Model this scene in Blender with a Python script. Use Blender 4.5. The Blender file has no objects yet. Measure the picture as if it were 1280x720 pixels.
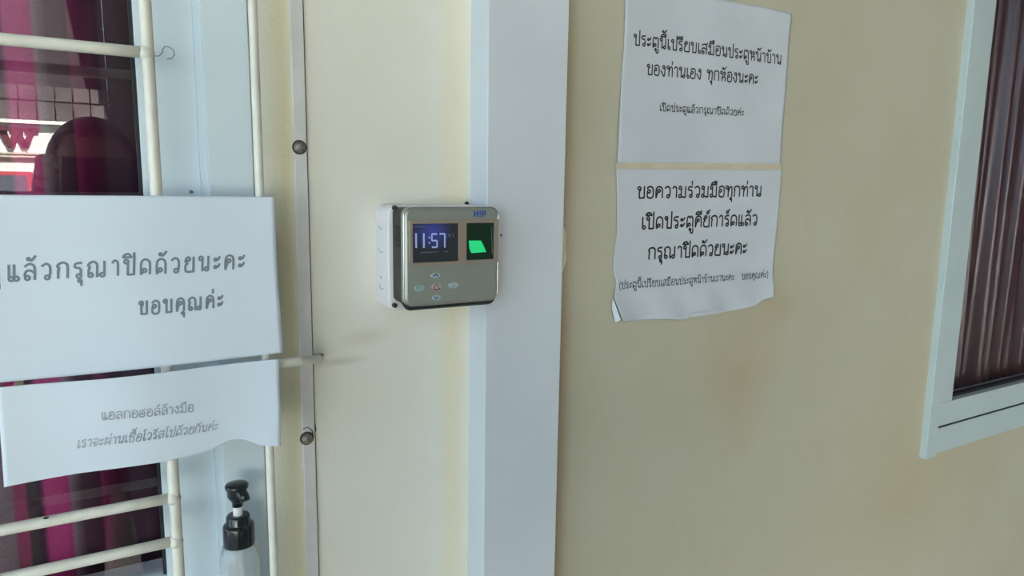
import bpy, bmesh, math, random
from mathutils import Vector, Matrix
random.seed(7)
scene = bpy.context.scene
COL = scene.collection

# ------------------------------------------------------------------ camera
F = 868.0; D = 0.69; H = 1.45                      # focal length in px (1280 frame), distance to wall plane y=0, height
def _n(v): return v.normalized()
_dv = _n(Vector((552-640, 6200-360, F)))           # where verticals converge (down)
_dh = _n(Vector((2160-640, 254-360, F)))           # where wall horizontals converge (right)
_Z = -_dv; _X = _n(_dh - _Z*_dh.dot(_Z)); _Y = _Z.cross(_X)
if _Y.z < 0: _Y = -_Y
RW = Matrix((_X, _Y, _Z))                          # camera vector (x right, y down, z forward) -> world
EYE = Vector((0, -D, H))
cam = bpy.data.objects.new('camera', bpy.data.cameras.new('camera'))
COL.objects.link(cam); scene.camera = cam
cam.data.sensor_width = 36; cam.data.lens = 36*F/1280; cam.data.clip_start = 0.01
rx = RW @ Vector((1,0,0)); ry = RW @ Vector((0,-1,0)); rz = RW @ Vector((0,0,-1))
M = Matrix((rx, ry, rz)).transposed().to_4x4(); M.translation = EYE
cam.matrix_world = M
def un(px, py, y):
    "the point of the plane y=const seen at a pixel of the photograph"
    r = RW @ Vector((px-640, py-360, F)); return EYE + r*((y+D)/r.y)

# ------------------------------------------------------------------ light
w = bpy.data.worlds.new('sky'); scene.world = w; w.use_nodes = True
wn = w.node_tree.nodes; bg = wn['Background']
bg.inputs[0].default_value = (0.66, 0.85, 1.0, 1); bg.inputs[1].default_value = 5.4
sun = bpy.data.objects.new('sun', bpy.data.lights.new('sun', 'SUN')); COL.objects.link(sun)
sun.data.energy = 75; sun.data.angle = 0.01; sun.data.color = (1.0, 0.97, 0.92)
sun.rotation_euler = Vector((-0.2, -0.62, -0.75)).to_track_quat('-Z', 'Y').to_euler()
scene.view_settings.view_transform = 'Standard'; scene.view_settings.look = 'None'
scene.view_settings.gamma = 1; scene.view_settings.use_curve_mapping = False
scene.view_settings.exposure = -0.6

# ------------------------------------------------------------------ materials
def srgb(r, g, b):
    f = lambda c: (c/255/12.92) if c/255 <= .04045 else ((c/255+.055)/1.055)**2.4
    return (f(r), f(g), f(b), 1)
def mat(name, col, rough=.6, metal=0, spec=.5, noise=0, nscale=30, bump=0, bscale=200, col2=None, coat=0):
    m = bpy.data.materials.new(name); m.use_nodes = True
    nt = m.node_tree; b = nt.nodes['Principled BSDF']
    b.inputs['Base Color'].default_value = col; b.inputs['Roughness'].default_value = rough
    b.inputs['Metallic'].default_value = metal; b.inputs['Specular IOR Level'].default_value = spec
    b.inputs['Coat Weight'].default_value = coat
    tc = nt.nodes.new('ShaderNodeTexCoord')
    if noise or col2:
        nz = nt.nodes.new('ShaderNodeTexNoise'); nz.inputs['Scale'].default_value = nscale; nz.inputs['Detail'].default_value = 6
        nt.links.new(tc.outputs['Object'], nz.inputs['Vector'])
        r = nt.nodes.new('ShaderNodeValToRGB'); c2 = col2 or tuple(c*(1-noise) for c in col[:3])+(1,)
        r.color_ramp.elements[0].position = .35; r.color_ramp.elements[1].position = .65
        r.color_ramp.elements[0].color = c2; r.color_ramp.elements[1].color = col
        nt.links.new(nz.outputs['Fac'], r.inputs['Fac']); nt.links.new(r.outputs['Color'], b.inputs['Base Color'])
    if bump:
        n2 = nt.nodes.new('ShaderNodeTexNoise'); n2.inputs['Scale'].default_value = bscale; n2.inputs['Detail'].default_value = 5
        nt.links.new(tc.outputs['Object'], n2.inputs['Vector'])
        bp = nt.nodes.new('ShaderNodeBump'); bp.inputs['Strength'].default_value = bump; bp.inputs['Distance'].default_value = .002
        nt.links.new(n2.outputs['Fac'], bp.inputs['Height']); nt.links.new(bp.outputs['Normal'], b.inputs['Normal'])
    return m
def emis(name, col, s):
    m = bpy.data.materials.new(name); m.use_nodes = True; b = m.node_tree.nodes['Principled BSDF']
    b.inputs['Base Color'].default_value = (0.01,0.01,0.01,1)
    b.inputs['Emission Color'].default_value = col; b.inputs['Emission Strength'].default_value = s
    return m
def wall_mat(name, ca, cb):
    "cream wall paint: large faint stains, fine roller texture, brown smudges and painted shade of column and tie at fixed spots"
    m = mat(name, cb, rough=.55, spec=.3)
    nt = m.node_tree; N = nt.nodes; L = nt.links; b = N['Principled BSDF']
    tc = N.new('ShaderNodeTexCoord')
    n1 = N.new('ShaderNodeTexNoise'); n1.inputs['Scale'].default_value = 5; n1.inputs['Detail'].default_value = 5
    L.new(tc.outputs['Object'], n1.inputs['Vector'])
    cr = N.new('ShaderNodeValToRGB'); cr.color_ramp.elements[0].position = .3; cr.color_ramp.elements[1].position = .68
    cr.color_ramp.elements[0].color = ca; cr.color_ramp.elements[1].color = cb
    L.new(n1.outputs['Fac'], cr.inputs['Fac'])
    last = cr.outputs['Color']
    def smudge_or_shade(cx, cz, sx, sz, col, amt, ds=.12):
        nonlocal last
        mp = N.new('ShaderNodeMapping'); mp.vector_type = 'TEXTURE'
        mp.inputs['Location'].default_value = (cx, 0, cz); mp.inputs['Scale'].default_value = (sx, 10, sz)
        dn = N.new('ShaderNodeTexNoise'); dn.inputs['Scale'].default_value = 9; dn.inputs['Detail'].default_value = 4
        L.new(tc.outputs['Object'], dn.inputs['Vector'])
        ad = N.new('ShaderNodeVectorMath'); ad.operation = 'MULTIPLY_ADD'
        ad.inputs[1].default_value = (ds, ds, ds)
        L.new(dn.outputs['Color'], ad.inputs[0]); L.new(tc.outputs['Object'], ad.inputs[2])
        sb = N.new('ShaderNodeVectorMath'); sb.operation = 'SUBTRACT'; sb.inputs[1].default_value = (ds/2, ds/2, ds/2)
        L.new(ad.outputs[0], sb.inputs[0]); L.new(sb.outputs[0], mp.inputs['Vector'])
        g = N.new('ShaderNodeTexGradient'); g.gradient_type = 'SPHERICAL'; L.new(mp.outputs[0], g.inputs['Vector'])
        mu = N.new('ShaderNodeMath'); mu.operation = 'MULTIPLY'; mu.inputs[1].default_value = amt
        L.new(g.outputs['Fac'], mu.inputs[0])
        mx = N.new('ShaderNodeMix'); mx.data_type = 'RGBA'; mx.inputs[7].default_value = col
        L.new(mu.outputs[0], mx.inputs[0]); L.new(last, mx.inputs[6]); last = mx.outputs[2]
    brown = srgb(168,148,110)
    smudge_or_shade(.80, 1.17, .10, .16, brown, .4)
    smudge_or_shade(.86, 1.27, .07, .05, brown, .35)
    smudge_or_shade(1.25, .95, .30, .30, srgb(180,165,120), .3)
    smudge_or_shade(.455, 1.15, .034, 1.2, srgb(150,122,80), .9, .006)  # column's shade on the wall, painted in as a brown strip
    smudge_or_shade(.325, 1.3, .022, .9, srgb(226,208,160), .5, .01)
    smudge_or_shade(.225, 1.29, .03, .012, srgb(185,168,138), .35, .02)
    smudge_or_shade(.195, 1.268, .035, .006, srgb(120,105,85), .3, .006)  # cast shadow of the wall tie, painted as a thin dark streak
    smudge_or_shade(.148, 1.4, .022, 1.2, srgb(206,196,152), .8, .01)
    L.new(last, b.inputs['Base Color'])
    n2 = N.new('ShaderNodeTexNoise'); n2.inputs['Scale'].default_value = 260; n2.inputs['Detail'].default_value = 4
    L.new(tc.outputs['Object'], n2.inputs['Vector'])
    n3 = N.new('ShaderNodeTexNoise'); n3.inputs['Scale'].default_value = 25; n3.inputs['Detail'].default_value = 3
    L.new(tc.outputs['Object'], n3.inputs['Vector'])
    ma = N.new('ShaderNodeMath'); ma.operation = 'MULTIPLY_ADD'; ma.inputs[1].default_value = 3.0
    L.new(n3.outputs['Fac'], ma.inputs[0]); L.new(n2.outputs['Fac'], ma.inputs[2])
    bp = N.new('ShaderNodeBump'); bp.inputs['Strength'].default_value = .35; bp.inputs['Distance'].default_value = .0012
    L.new(ma.outputs[0], bp.inputs['Height']); L.new(bp.outputs['Normal'], b.inputs['Normal'])
    return m
def glass_mat(name, tint, ior=1.5, boost=1.0, rough=0.0):
    "window pane: see-through with mirror reflection by Fresnel"
    m = bpy.data.materials.new(name); m.use_nodes = True; nt = m.node_tree; N = nt.nodes; L = nt.links
    N.remove(N['Principled BSDF']); out = N['Material Output']
    t = N.new('ShaderNodeBsdfTransparent'); t.inputs[0].default_value = tint
    g = N.new('ShaderNodeBsdfGlossy'); g.inputs['Roughness'].default_value = rough
    fr = N.new('ShaderNodeFresnel'); fr.inputs[0].default_value = ior
    mu = N.new('ShaderNodeMath'); mu.operation = 'MULTIPLY'; mu.inputs[1].default_value = boost; mu.use_clamp = True
    mx = N.new('ShaderNodeMixShader')
    ge = N.new('ShaderNodeNewGeometry'); fm = N.new('ShaderNodeMath'); fm.operation = 'SUBTRACT'; fm.inputs[0].default_value = 1   # mirror only at the faces' outer sides
    m2 = N.new('ShaderNodeMath'); m2.operation = 'MULTIPLY'
    L.new(ge.outputs['Backfacing'], fm.inputs[1]); L.new(fr.outputs[0], mu.inputs[0]); L.new(mu.outputs[0], m2.inputs[0]); L.new(fm.outputs[0], m2.inputs[1]); L.new(m2.outputs[0], mx.inputs[0]); L.new(t.outputs[0], mx.inputs[1]); L.new(g.outputs[0], mx.inputs[2])
    L.new(mx.outputs[0], out.inputs[0]); return m
def stripe_mat(name, stops, x0, x1, rough=.6, sheen=0):
    "cloth with vertical woven stripes laid out along the width between x0 and x1"
    m = mat(name, (0,0,0,1), rough=rough, spec=.3); nt = m.node_tree; N = nt.nodes; L = nt.links; b = N['Principled BSDF']
    tc = N.new('ShaderNodeTexCoord'); sp = N.new('ShaderNodeSeparateXYZ'); L.new(tc.outputs['Object'], sp.inputs[0])
    mr = N.new('ShaderNodeMapRange'); mr.inputs['From Min'].default_value = x0; mr.inputs['From Max'].default_value = x1
    L.new(sp.outputs[0], mr.inputs['Value'])
    cr = N.new('ShaderNodeValToRGB'); cr.color_ramp.interpolation = 'LINEAR'; el = cr.color_ramp.elements
    el[0].position = stops[0][0]; el[0].color = stops[0][1]; el[1].position = stops[-1][0]; el[1].color = stops[-1][1]
    for p, c in stops[1:-1]: e = el.new(p); e.color = c
    L.new(mr.outputs[0], cr.inputs[0])
    nz = N.new('ShaderNodeTexNoise'); nz.inputs['Scale'].default_value = 400
    L.new(tc.outputs['Object'], nz.inputs['Vector'])
    mx = N.new('ShaderNodeMix'); mx.data_type = 'RGBA'; mx.blend_type = 'OVERLAY'; mx.inputs[0].default_value = .3
    L.new(cr.outputs[0], mx.inputs[6]); L.new(nz.outputs['Fac'], mx.inputs[7]); L.new(mx.outputs[2], b.inputs['Base Color'])
    b.inputs['Sheen Weight'].default_value = sheen
    return m

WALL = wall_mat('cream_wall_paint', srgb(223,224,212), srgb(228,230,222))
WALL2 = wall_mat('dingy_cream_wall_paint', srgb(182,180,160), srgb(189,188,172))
ALU = mat('white_powder_coated_aluminium', srgb(212,229,238), rough=.38, spec=.5, noise=.04, nscale=14)
COLM = mat('white_coated_column', srgb(205,215,224), rough=.42, noise=.05, nscale=9)
PAINTROD = mat('cream_painted_steel', srgb(224,226,216), rough=.4, noise=.12, nscale=60, bump=.3, bscale=150)
BARM = mat('pale_painted_flat_steel', srgb(212,212,212), rough=.5, noise=.08, nscale=40)
PAPER = mat('white_paper', srgb(216,230,244), rough=.8, spec=.2, noise=.03, nscale=8)
PAPERW = mat('weathered_white_paper', srgb(198,207,216), rough=.8, spec=.2, noise=.07, nscale=10, bump=.4, bscale=40)
INK = mat('black_toner', srgb(38,40,44), rough=.7)
INKG = mat('faded_grey_toner', srgb(138,146,160), rough=.8, col2=srgb(176,184,198), nscale=40)
INKS = mat('grey_marker_ink', srgb(122,134,148), rough=.8)
TAPE = mat('yellowed_clear_tape', srgb(205,198,176), rough=.25, spec=.6, noise=.1, nscale=40)
RUBBER = mat('black_rubber', srgb(28,28,34), rough=.7)
BLACKP = mat('black_plastic', srgb(22,28,32), rough=.45, spec=.5)
PUMPB = mat('glossy_black_plastic', srgb(24,32,38), rough=.18, spec=.6)
WHITEP = mat('white_plastic', srgb(228,228,234), rough=.4, spec=.4)
SILVER = mat('silver_painted_plastic', srgb(150,158,152), rough=.34, metal=.35, noise=.05, nscale=80)
CHROME = mat('bright_silver_rim', srgb(205,205,205), rough=.15, metal=.9)
GOLDB = mat('champagne_bezel', srgb(172,160,148), rough=.3, metal=.5)
SCREW = mat('tarnished_steel', srgb(150,148,140), rough=.45, metal=.7, noise=.4, nscale=300, bump=.5, bscale=400)
DARKS = mat('dark_washer', srgb(50,52,54), rough=.5, metal=.4)
CONC = mat('dark_turf', srgb(58,66,46), rough=.9, noise=.15, nscale=4, bump=.3, bscale=60)
CEIL = mat('dim_ceiling_board', srgb(150,145,135), rough=.9)

# ------------------------------------------------------------------ mesh helpers
class MB:
    def __init__(s): s.v = []; s.f = []
    def quad(s, *p):
        i = len(s.v); s.v += [tuple(q) for q in p]; s.f.append(tuple(range(i, i+len(p))))
    def box(s, x0, x1, y0, y1, z0, z1):
        i = len(s.v)
        s.v += [(x,y,z) for z in (z0,z1) for x,y in ((x0,y0),(x1,y0),(x1,y1),(x0,y1))]
        s.f += [tuple(i+k for k in q) for q in ((3,2,1,0),(4,5,6,7),(0,1,5,4),(1,2,6,5),(2,3,7,6),(3,0,4,7))]
        return s
    def tube(s, pts, r, n=12, cap=True):
        pts = [Vector(p) for p in pts]; rs = r if isinstance(r, (list,tuple)) else [r]*len(pts)
        t0 = (pts[1]-pts[0]).normalized(); u = t0.orthogonal().normalized(); base = len(s.v)
        for k, p in enumerate(pts):
            t = (pts[min(k+1,len(pts)-1)]-pts[max(k-1,0)]).normalized()
            u = (u - t*u.dot(t)).normalized(); v = t.cross(u)
            for a in range(n):
                an = 2*math.pi*a/n; s.v.append(tuple(p + (u*math.cos(an)+v*math.sin(an))*rs[k]))
        for k in range(len(pts)-1):
            for a in range(n):
                b = base+k*n; s.f.append((b+a, b+(a+1)%n, b+n+(a+1)%n, b+n+a))
        if cap:
            s.f.append(tuple(base+a for a in reversed(range(n)))); s.f.append(tuple(base+(len(pts)-1)*n+a for a in range(n)))
        return s
    def lathe(s, prof, c=(0,0,0), n=32, axis='Z', sq=None):
        base = len(s.v)
        for r, h in prof:
            for a in range(n):
                an = 2*math.pi*a/n; x, y = r*math.cos(an), r*math.sin(an)
                s.v.append((c[0]+x, c[1]+y, c[2]+h) if axis == 'Z' else (c[0]+x, c[1]-h, c[2]+y))
        for k in range(len(prof)-1):
            for a in range(n):
                b = base+k*n
                q = (b+a, b+(a+1)%n, b+n+(a+1)%n, b+n+a); s.f.append(q)
        return s
def obj(name, mb, m, parent=None, smooth=False, bevel=0, segs=2):
    me = bpy.data.meshes.new(name); me.from_pydata(mb.v, [], mb.f)
    bm = bmesh.new(); bm.from_mesh(me); bmesh.ops.recalc_face_normals(bm, faces=bm.faces); bm.to_mesh(me); bm.free()
    if isinstance(m, (list,tuple)):
        for k in m: me.materials.append(k)
    else: me.materials.append(m)
    if smooth:
        for p in me.polygons: p.use_smooth = True
    o = bpy.data.objects.new(name, me); COL.objects.link(o)
    if parent: o.parent = parent
    if bevel:
        b = o.modifiers.new('bevel', 'BEVEL'); b.width = bevel; b.segments = segs; b.limit_method = 'ANGLE'
    return o
def origin(o, p):
    "move the object's origin to p, mesh staying where it is"
    p = Vector(p); o.data.transform(Matrix.Translation(-p)); o.location = p; return o
def empty(name, p=(0,0,0)):
    o = bpy.data.objects.new(name, None); COL.objects.link(o); o.location = p; o.empty_display_size = .02; return o
def under(root, o):
    "parent a part built in world coordinates"
    o.parent = root; o.matrix_parent_inverse = Matrix.Translation(-root.location); return o
def tag(o, label=None, cat=None, group=None, kind=None):
    if label: o['label'] = label
    if cat: o['category'] = cat
    if group: o['group'] = group
    if kind: o['kind'] = kind
    return o
def struct(name, mb, m, **k): return tag(obj(name, mb, m, **k), kind='structure')
def rrect(x0, x1, z0, z1, r, n=6):
    "outline of a rounded rectangle in the xz plane, counter-clockwise"
    out = []
    for cx, cz, a0 in ((x1-r,z1-r,0),(x0+r,z1-r,90),(x0+r,z0+r,180),(x1-r,z0+r,270)):
        for k in range(n+1):
            a = math.radians(a0+90*k/n); out.append((cx+r*math.cos(a), cz+r*math.sin(a)))
    return out
def rslab(x0, x1, z0, z1, r, layers, n=6):
    "rounded slab from (y, inset) layers, capped at both ends"
    s = MB(); cnt = None
    for y, ins in layers:
        o = rrect(x0+ins, x1-ins, z0+ins, z1-ins, max(r-ins, .0002), n); cnt = len(o); s.v += [(a, y, b) for a, b in o]
    for k in range(len(layers)-1):
        for a in range(cnt): s.f.append((k*cnt+a, k*cnt+(a+1)%cnt, (k+1)*cnt+(a+1)%cnt, (k+1)*cnt+a))
    s.f.append(tuple(range(cnt))); s.f.append(tuple((len(layers)-1)*cnt+a for a in reversed(range(cnt))))
    return s

# ------------------------------------------------------------------ large structure
GX = un(164, 0, .012).x                      # right edge of the left glass
FX = .1175                                   # right edge of the left window frame
W1Z0, W1Z1 = .985, 2.25
wx0 = un(1190, 300, 0).x; 
# right window: outer frame corner from the photograph
rc = un(1149, 572, 0); W2X, W2Z = rc.x, rc.z
OP1 = (-1.10, FX-.004, W1Z0+.004, W1Z1-.004)             # opening of window 1
OP2 = (W2X+.006, W2X+1.20, W2Z+.006, 2.25)               # opening of window 2
wl = MB(); T = .12
xs = [-3.5, OP1[0], OP1[1], OP2[0], OP2[1], 3.2]
wl.box(xs[0], xs[1], 0, T, 0, 2.8); CM = (un(588.7,0,0).x+un(712,0,0).x)/2
wl.box(xs[2], CM, 0, T, 0, 2.8); wl.box(CM, xs[3], 0, T, 0, 2.8); wl.box(xs[4], xs[5], 0, T, 0, 2.8)
for o in (OP1, OP2): wl.box(o[0], o[1], 0, T, 0, o[2]); wl.box(o[0], o[1], 0, T, o[3], 2.8)
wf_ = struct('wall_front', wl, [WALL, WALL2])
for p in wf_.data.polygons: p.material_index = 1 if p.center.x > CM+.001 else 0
struct('floor', MB().box(-3.5, 3.2, -2.2, 3.2, -.1, 0), mat('porch_floor_tile', srgb(170,150,130), rough=.5, noise=.1, nscale=5))
struct('ceiling', MB().box(-3.5, 3.2, -2.2, 3.2, 2.8, 2.9), CEIL)
PLAS = mat('room_plaster', srgb(150,140,125), rough=.9)
struct('wall_back', MB().box(-3.5, 3.2, 3.1, 3.2, 0, 2.8), PLAS)
struct('wall_left', MB().box(-3.5, -3.4, T, 3.1, 0, 2.8), PLAS)
struct('wall_right', MB().box(3.1, 3.2, T, 3.1, 0, 2.8), PLAS)
struct('wall_light_block', MB().box(2.35, 2.47, -6.0, 0, 0, 3.0), mat('dark_light_block', srgb(84,66,54), rough=.8))  # unseen wall added to keep sky light off the right side
struct('ground', MB().box(-14, 14, -16, -2.2, -.1, -.002), CONC)

# the coated steel column between the two stretches of wall
CX0 = un(588.7, 0, 0).x; CX1 = un(712, 0, -.04).x
struct('trim_1', MB().box(CX0, CX1, -.04, 0, 0, 2.8), COLM, bevel=.0012)

# ------------------------------------------------------------------ left window
w1 = tag(empty('window_1', (GX, 0, W1Z0)), kind='structure')
x_l = OP1[0]
def W1(name, x0, x1, y0, y1, z0, z1, m=ALU, bevel=.0004): return under(w1, obj(name, MB().box(x0,x1,y0,y1,z0,z1), m, bevel=bevel))
s1 = un(240, 0, .0).x; s2 = un(251, 0, -.004).x
W1('outer_frame', s2, FX, -.004, .09, W1Z0+.04, W1Z1-.04)
W1('outer_frame', x_l, FX, -.004, .09, W1Z0, W1Z0+.04)
W1('outer_frame', x_l, FX, -.004, .09, W1Z1-.04, W1Z1)
W1('frame_lip', s1, s2-.0001, .0, .02, W1Z0+.04, W1Z1-.04)
W1('sash_stile', GX, s1-.0002, .003, .045, W1Z0+.041, W1Z1-.041)
W1('sash_rail', x_l, GX-.0003, .006, .045, W1Z0+.041, W1Z0+.09)
W1('sash_rail', x_l, GX-.0003, .006, .045, W1Z1-.09, W1Z1-.041)
W1('gasket', GX-.003, GX-.0002, .010, .02, W1Z0+.09, W1Z1-.09, RUBBER, 0)
PANE = glass_mat('window_glass', (.95,.95,.96,1), 1.6, 2.6)
W1('pane', x_l, GX-.001, .016, .020, W1Z0+.089, W1Z1-.089, PANE, 0)
struct('trim_2', MB().box(OP1[0]-.03, FX+.03, -.075, 0, W1Z0-.03, W1Z0), ALU, bevel=.003)

def translucent(m, k=.45):
    nt = m.node_tree; N = nt.nodes; L = nt.links; b = N['Principled BSDF']
    t = N.new('ShaderNodeBsdfTranslucent'); mx = N.new('ShaderNodeMixShader'); mx.inputs[0].default_value = k
    src = b.inputs['Base Color'].links
    if src: L.new(src[0].from_socket, t.inputs[0])
    else: t.inputs[0].default_value = b.inputs['Base Color'].default_value
    L.new(b.outputs[0], mx.inputs[1]); L.new(t.outputs[0], mx.inputs[2]); L.new(mx.outputs[0], N['Material Output'].inputs[0]); return m
def lamp(x):  # unseen light added behind a curtain to brighten it
    l = bpy.data.lights.new('added_backlight', 'POINT'); l.energy = 45; l.color = (1,.9,.8); l.shadow_soft_size = .12
    o = bpy.data.objects.new('added_backlight', l); COL.objects.link(o); o.location = (x, 1.3, 2.35)
def curtain(x0, x1, z0, z1, y, amp, wl, m, name, label, seed=1, gath=0):
    random.seed(seed); lamp(x0+.6 if x0 < 0 else x0+.4); s = MB(); nx = int((x1-x0)/.004); nz = 14
    ph = [random.uniform(0, 6.28) for _ in range(5)]
    for j in range(nz+1):
        z = z0+(z1-z0)*j/nz
        for i in range(nx+1):
            x = x0+(x1-x0)*i/nx
            d = math.sin(x*6.283/wl+ph[0]+.5*math.sin(z*2+ph[1])) + .45*math.sin(x*6.283/(wl*.43)+ph[2]+.7*math.sin(z*1.7+ph[3])) + .3*math.sin(x*6.283/(wl*1.9)+ph[4])
            s.v.append((x+gath*(z-z0)*math.sin(x*5), y+amp*d, z))
    for j in range(nz):
        for i in range(nx): a = j*(nx+1)+i; s.f.append((a, a+1, a+nx+2, a+nx+1))
    o = obj(name, s, m, smooth=True); sd = o.modifiers.new('thick', 'SOLIDIFY'); sd.thickness = .001
    rod = obj('curtain_rod', MB().tube([(x0-.02, y, z1+.008), (x1+.02, y, z1+.008)], .008), CHROME)
    root = empty(name, ((x0+x1)/2, y, z0)); o.name = 'drape'; root.name = name
    under(root, o); under(root, rod)
    return tag(root, label, 'curtain', None)
CZ = un(100, 620, .10)
mg = srgb(200,84,148); dk = srgb(84,56,74); gy = srgb(164,142,156); mg2 = srgb(160,66,116)
def cs(px): return (un(px, 620, .10).x + .5)/(.62)
stops = [(0, mg), (cs(-60), dk), (cs(-55), mg), (cs(-14), gy), (cs(18), gy), (cs(20), mg), (cs(34), mg), (cs(36), dk), (cs(54), dk), (cs(56), mg), (cs(89), mg), (cs(91), gy), (cs(105), srgb(92,64,78)), (cs(127), srgb(84,44,62)), (cs(129), mg2), (cs(160), srgb(74,26,50)), (cs(164), dk), (1, srgb(30,20,28))]
CUR1 = stripe_mat('magenta_striped_curtain', stops, -.5, .12, rough=.7); translucent(CUR1)
curtain(-1.05, .16, .8, 2.4, .085, .006, .09, CUR1, 'striped_curtain', 'magenta and grey striped curtain behind the barred left window', 3)

# ------------------------------------------------------------------ right window
w2 = tag(empty('window_2', (W2X, 0, W2Z)), kind='structure')
ALU2 = mat('grey_white_aluminium', srgb(186,204,208), rough=.4, noise=.04, nscale=12)
def W2(name, x0, x1, y0, y1, z0, z1, m=ALU2, bevel=.001): return under(w2, obj(name, MB().box(x0,x1,y0,y1,z0,z1), m, bevel=bevel))
XR = OP2[1]+.01; ZT = 2.26
gz = un(1176, 497, .02); rz1 = un(1163, 537, .0)
fw = .032
W2('outer_frame', W2X, W2X+fw, -.012, .10, W2Z, ZT)
W2('outer_frame', W2X+fw+.0003, XR, -.004, .10, W2Z, rz1.z)
W2('outer_frame', W2X+fw+.0003, XR, -.012, .10, ZT-.045, ZT)
SX = gz.x
W2('sash_rail', W2X+fw+.0005, XR-.03, -.001, .04, rz1.z+.0020, gz.z)
W2('sash_stile', W2X+fw+.0005, SX, -.001, .04, gz.z+.0003, ZT-.05)
W2('track_gap', W2X+fw, XR-.03, -.0025, .03, rz1.z, rz1.z+.0018, RUBBER, 0)
W2('gasket', SX, XR-.03, .012, .022, gz.z, gz.z+.005, RUBBER, 0)
W2('gasket', SX, SX+.003, .012, .022, gz.z+.005, ZT-.05, RUBBER, 0)
W2('pane', SX+.001, XR-.03, .020, .024, gz.z+.001, ZT-.051, glass_mat('dim_window_glass', (.9,.9,.92,1), 1.45, 1.0), 0)
CUR2 = mat('plum_satin_curtain', srgb(96,60,70), rough=.27, spec=.9, noise=.35, nscale=8)
translucent(CUR2, .3); CUR2.node_tree.nodes['Principled BSDF'].inputs['Sheen Weight'].default_value = .3
curtain(W2X+.012, W2X+1.19, W2Z+.012, 2.4, .075, .017, .062, CUR2, 'satin_curtain', 'plum brown satin curtain in folds behind the right window', 11)

# ------------------------------------------------------------------ flat bar with its screws
fb0 = un(362, 0, -.004).x; fb1 = un(378.6, 0, -.004).x
fb = tag(empty('flat_steel_bar', ((fb0+fb1)/2, 0, .6)), 'narrow pale painted flat steel bar screwed upright to the cream wall', 'bar')
under(fb, obj('bar', MB().box(fb0, fb1, -.004, -.0002, .6, 2.3), BARM, bevel=.0008))
under(fb, obj('painted_shadow_gap', MB().box(fb1, fb1+.0011, -.0012, -.0001, .6, 2.3), DARKS))  # dark strip standing in for the shaded gap along the bar
for k, (px, py) in enumerate(((374.8, 184), (384, 548.5))):
    c = un(px, py, -.006); R = .0066
    s = obj('screw', MB().lathe([(0,.0042),(R*.4,.0040),(R*.75,.0028),(R*.85,.0010),(R*.85,0)], (c.x, -.0048, c.z), 24, 'Y'), SCREW, smooth=True)
    under(fb, s)
    wsh = obj('washer', MB().lathe([(R*.8,.0012),(R*1.02,.0010),(R*1.04,0),(0,0)], (c.x, -.0040, c.z), 24, 'Y'), DARKS, smooth=True)
    wsh.parent = s; 
    if k:                                    # the lower one is rust-crusted with a curl of old wire
        q = obj('wire_end', MB().tube([un(379,536,-.008), un(385,534,-.010), un(390,538,-.009), un(392,547,-.006)], .0005, 6), DARKS); q.parent = s
DIRT = mat('dark_grime', srgb(60,50,42), rough=.9)
def blob(name, px, py, y, r, label, cat, sz=1.0, m=DIRT, seed=0):
    random.seed(seed); c = un(px, py, y); s = MB(); n = 8
    s.v.append((0, -r*.5, 0))
    for ring, (rr, hh) in enumerate(((.5,.45),(1,.05))):
        for a in range(n):
            t = 6.283*a/n; k = r*rr*random.uniform(.7,1.25); s.v.append((k*math.cos(t), -r*hh, k*sz*math.sin(t)))
    for a in range(n): s.f += [(0, 1+a, 1+(a+1)%n), (1+a, 1+n+a, 1+n+(a+1)%n, 1+(a+1)%n)]
    o = obj(name, s, m); o.location = c; return tag(o, label, cat)
blob('grime_patch', 391.5, 533, -.0002, .0035, 'small dark grime patch on the wall beside the lower screw', 'grime', 2.0, seed=1)
blob('grime_patch', 583, 254, -.0002, .0028, 'tiny dark grime speck on the wall just above the fingerprint terminal', 'grime', .8, seed=2)
blob('grime_patch', 239, 240, .002, .0018, 'small grey dirt spot on the aluminium frame just above the left sheet', 'grime', 1.0, mat('grey_dirt', srgb(110,118,120), rough=.9), seed=8)
blob('grime_patch', 626.5, 294, -.0402, .0012, 'tiny dark dot on the column right of the green sensor', 'grime', 1.2, seed=3)

# ------------------------------------------------------------------ grille, rods
RY = -.055; RR = .0046
ga = un(181, 0, RY); gx = ga.x
gr = tag(empty('window_grille', (gx, RY, .9)), 'cream painted steel rod grille across the left window', 'grille')
under(gr, obj('vertical_rod', MB().tube([(gx, RY, .9+.01*i) for i in range(0, 141, 5)], RR, 16), PAINTROD, smooth=True))
for py in (48.5, 663, 724):
    z = un(0, py, RY).z
    under(gr, obj('horizontal_rod', MB().tube([(-1.05+(gx+1.05)*i/30, RY, z) for i in range(31)], RR*.98, 16), PAINTROD, smooth=True))
    under(gr, obj('weld_bead', MB().lathe([(0,.0062),(.004,.005),(.006,.0015),(.0065,-.0015),(.0045,-.005),(0,-.0062)], (gx-.0012, RY, z), 12), PAINTROD, smooth=True))
under(gr, obj('vertical_rod', MB().tube([(-1.05, RY, .9), (-1.05, RY, 2.3)], RR, 16), PAINTROD, smooth=True))
for x, z in ((-1.05, .95), (-1.05, 2.27), (gx, .95), (gx, 2.27)):
    under(gr, obj('wall_stub', MB().tube([(x, RY, z), (x, .003 if False else -.0045, z)], RR*.9, 12), PAINTROD, smooth=True))
c = un(55, 645, RY-.0047)
blob('paint_chip', 57, 647.5, RY-.0042, .002, 'dark paint chip on the upper of the two lower grille rods', 'chip', .5, seed=5)
x2 = un(315.5, 0, RY).x
r2 = tag(empty('fixing_rod', (x2, RY, .9)), 'upright cream painted steel rod between left window frame and flat bar, tied to wall', 'rod')
under(r2, obj('upright', MB().tube([(x2, RY, .9+.01*i) for i in range(0, 141, 5)], RR*.82, 16), PAINTROD, smooth=True))
zb = un(360, 453.5, -.045).z
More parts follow.
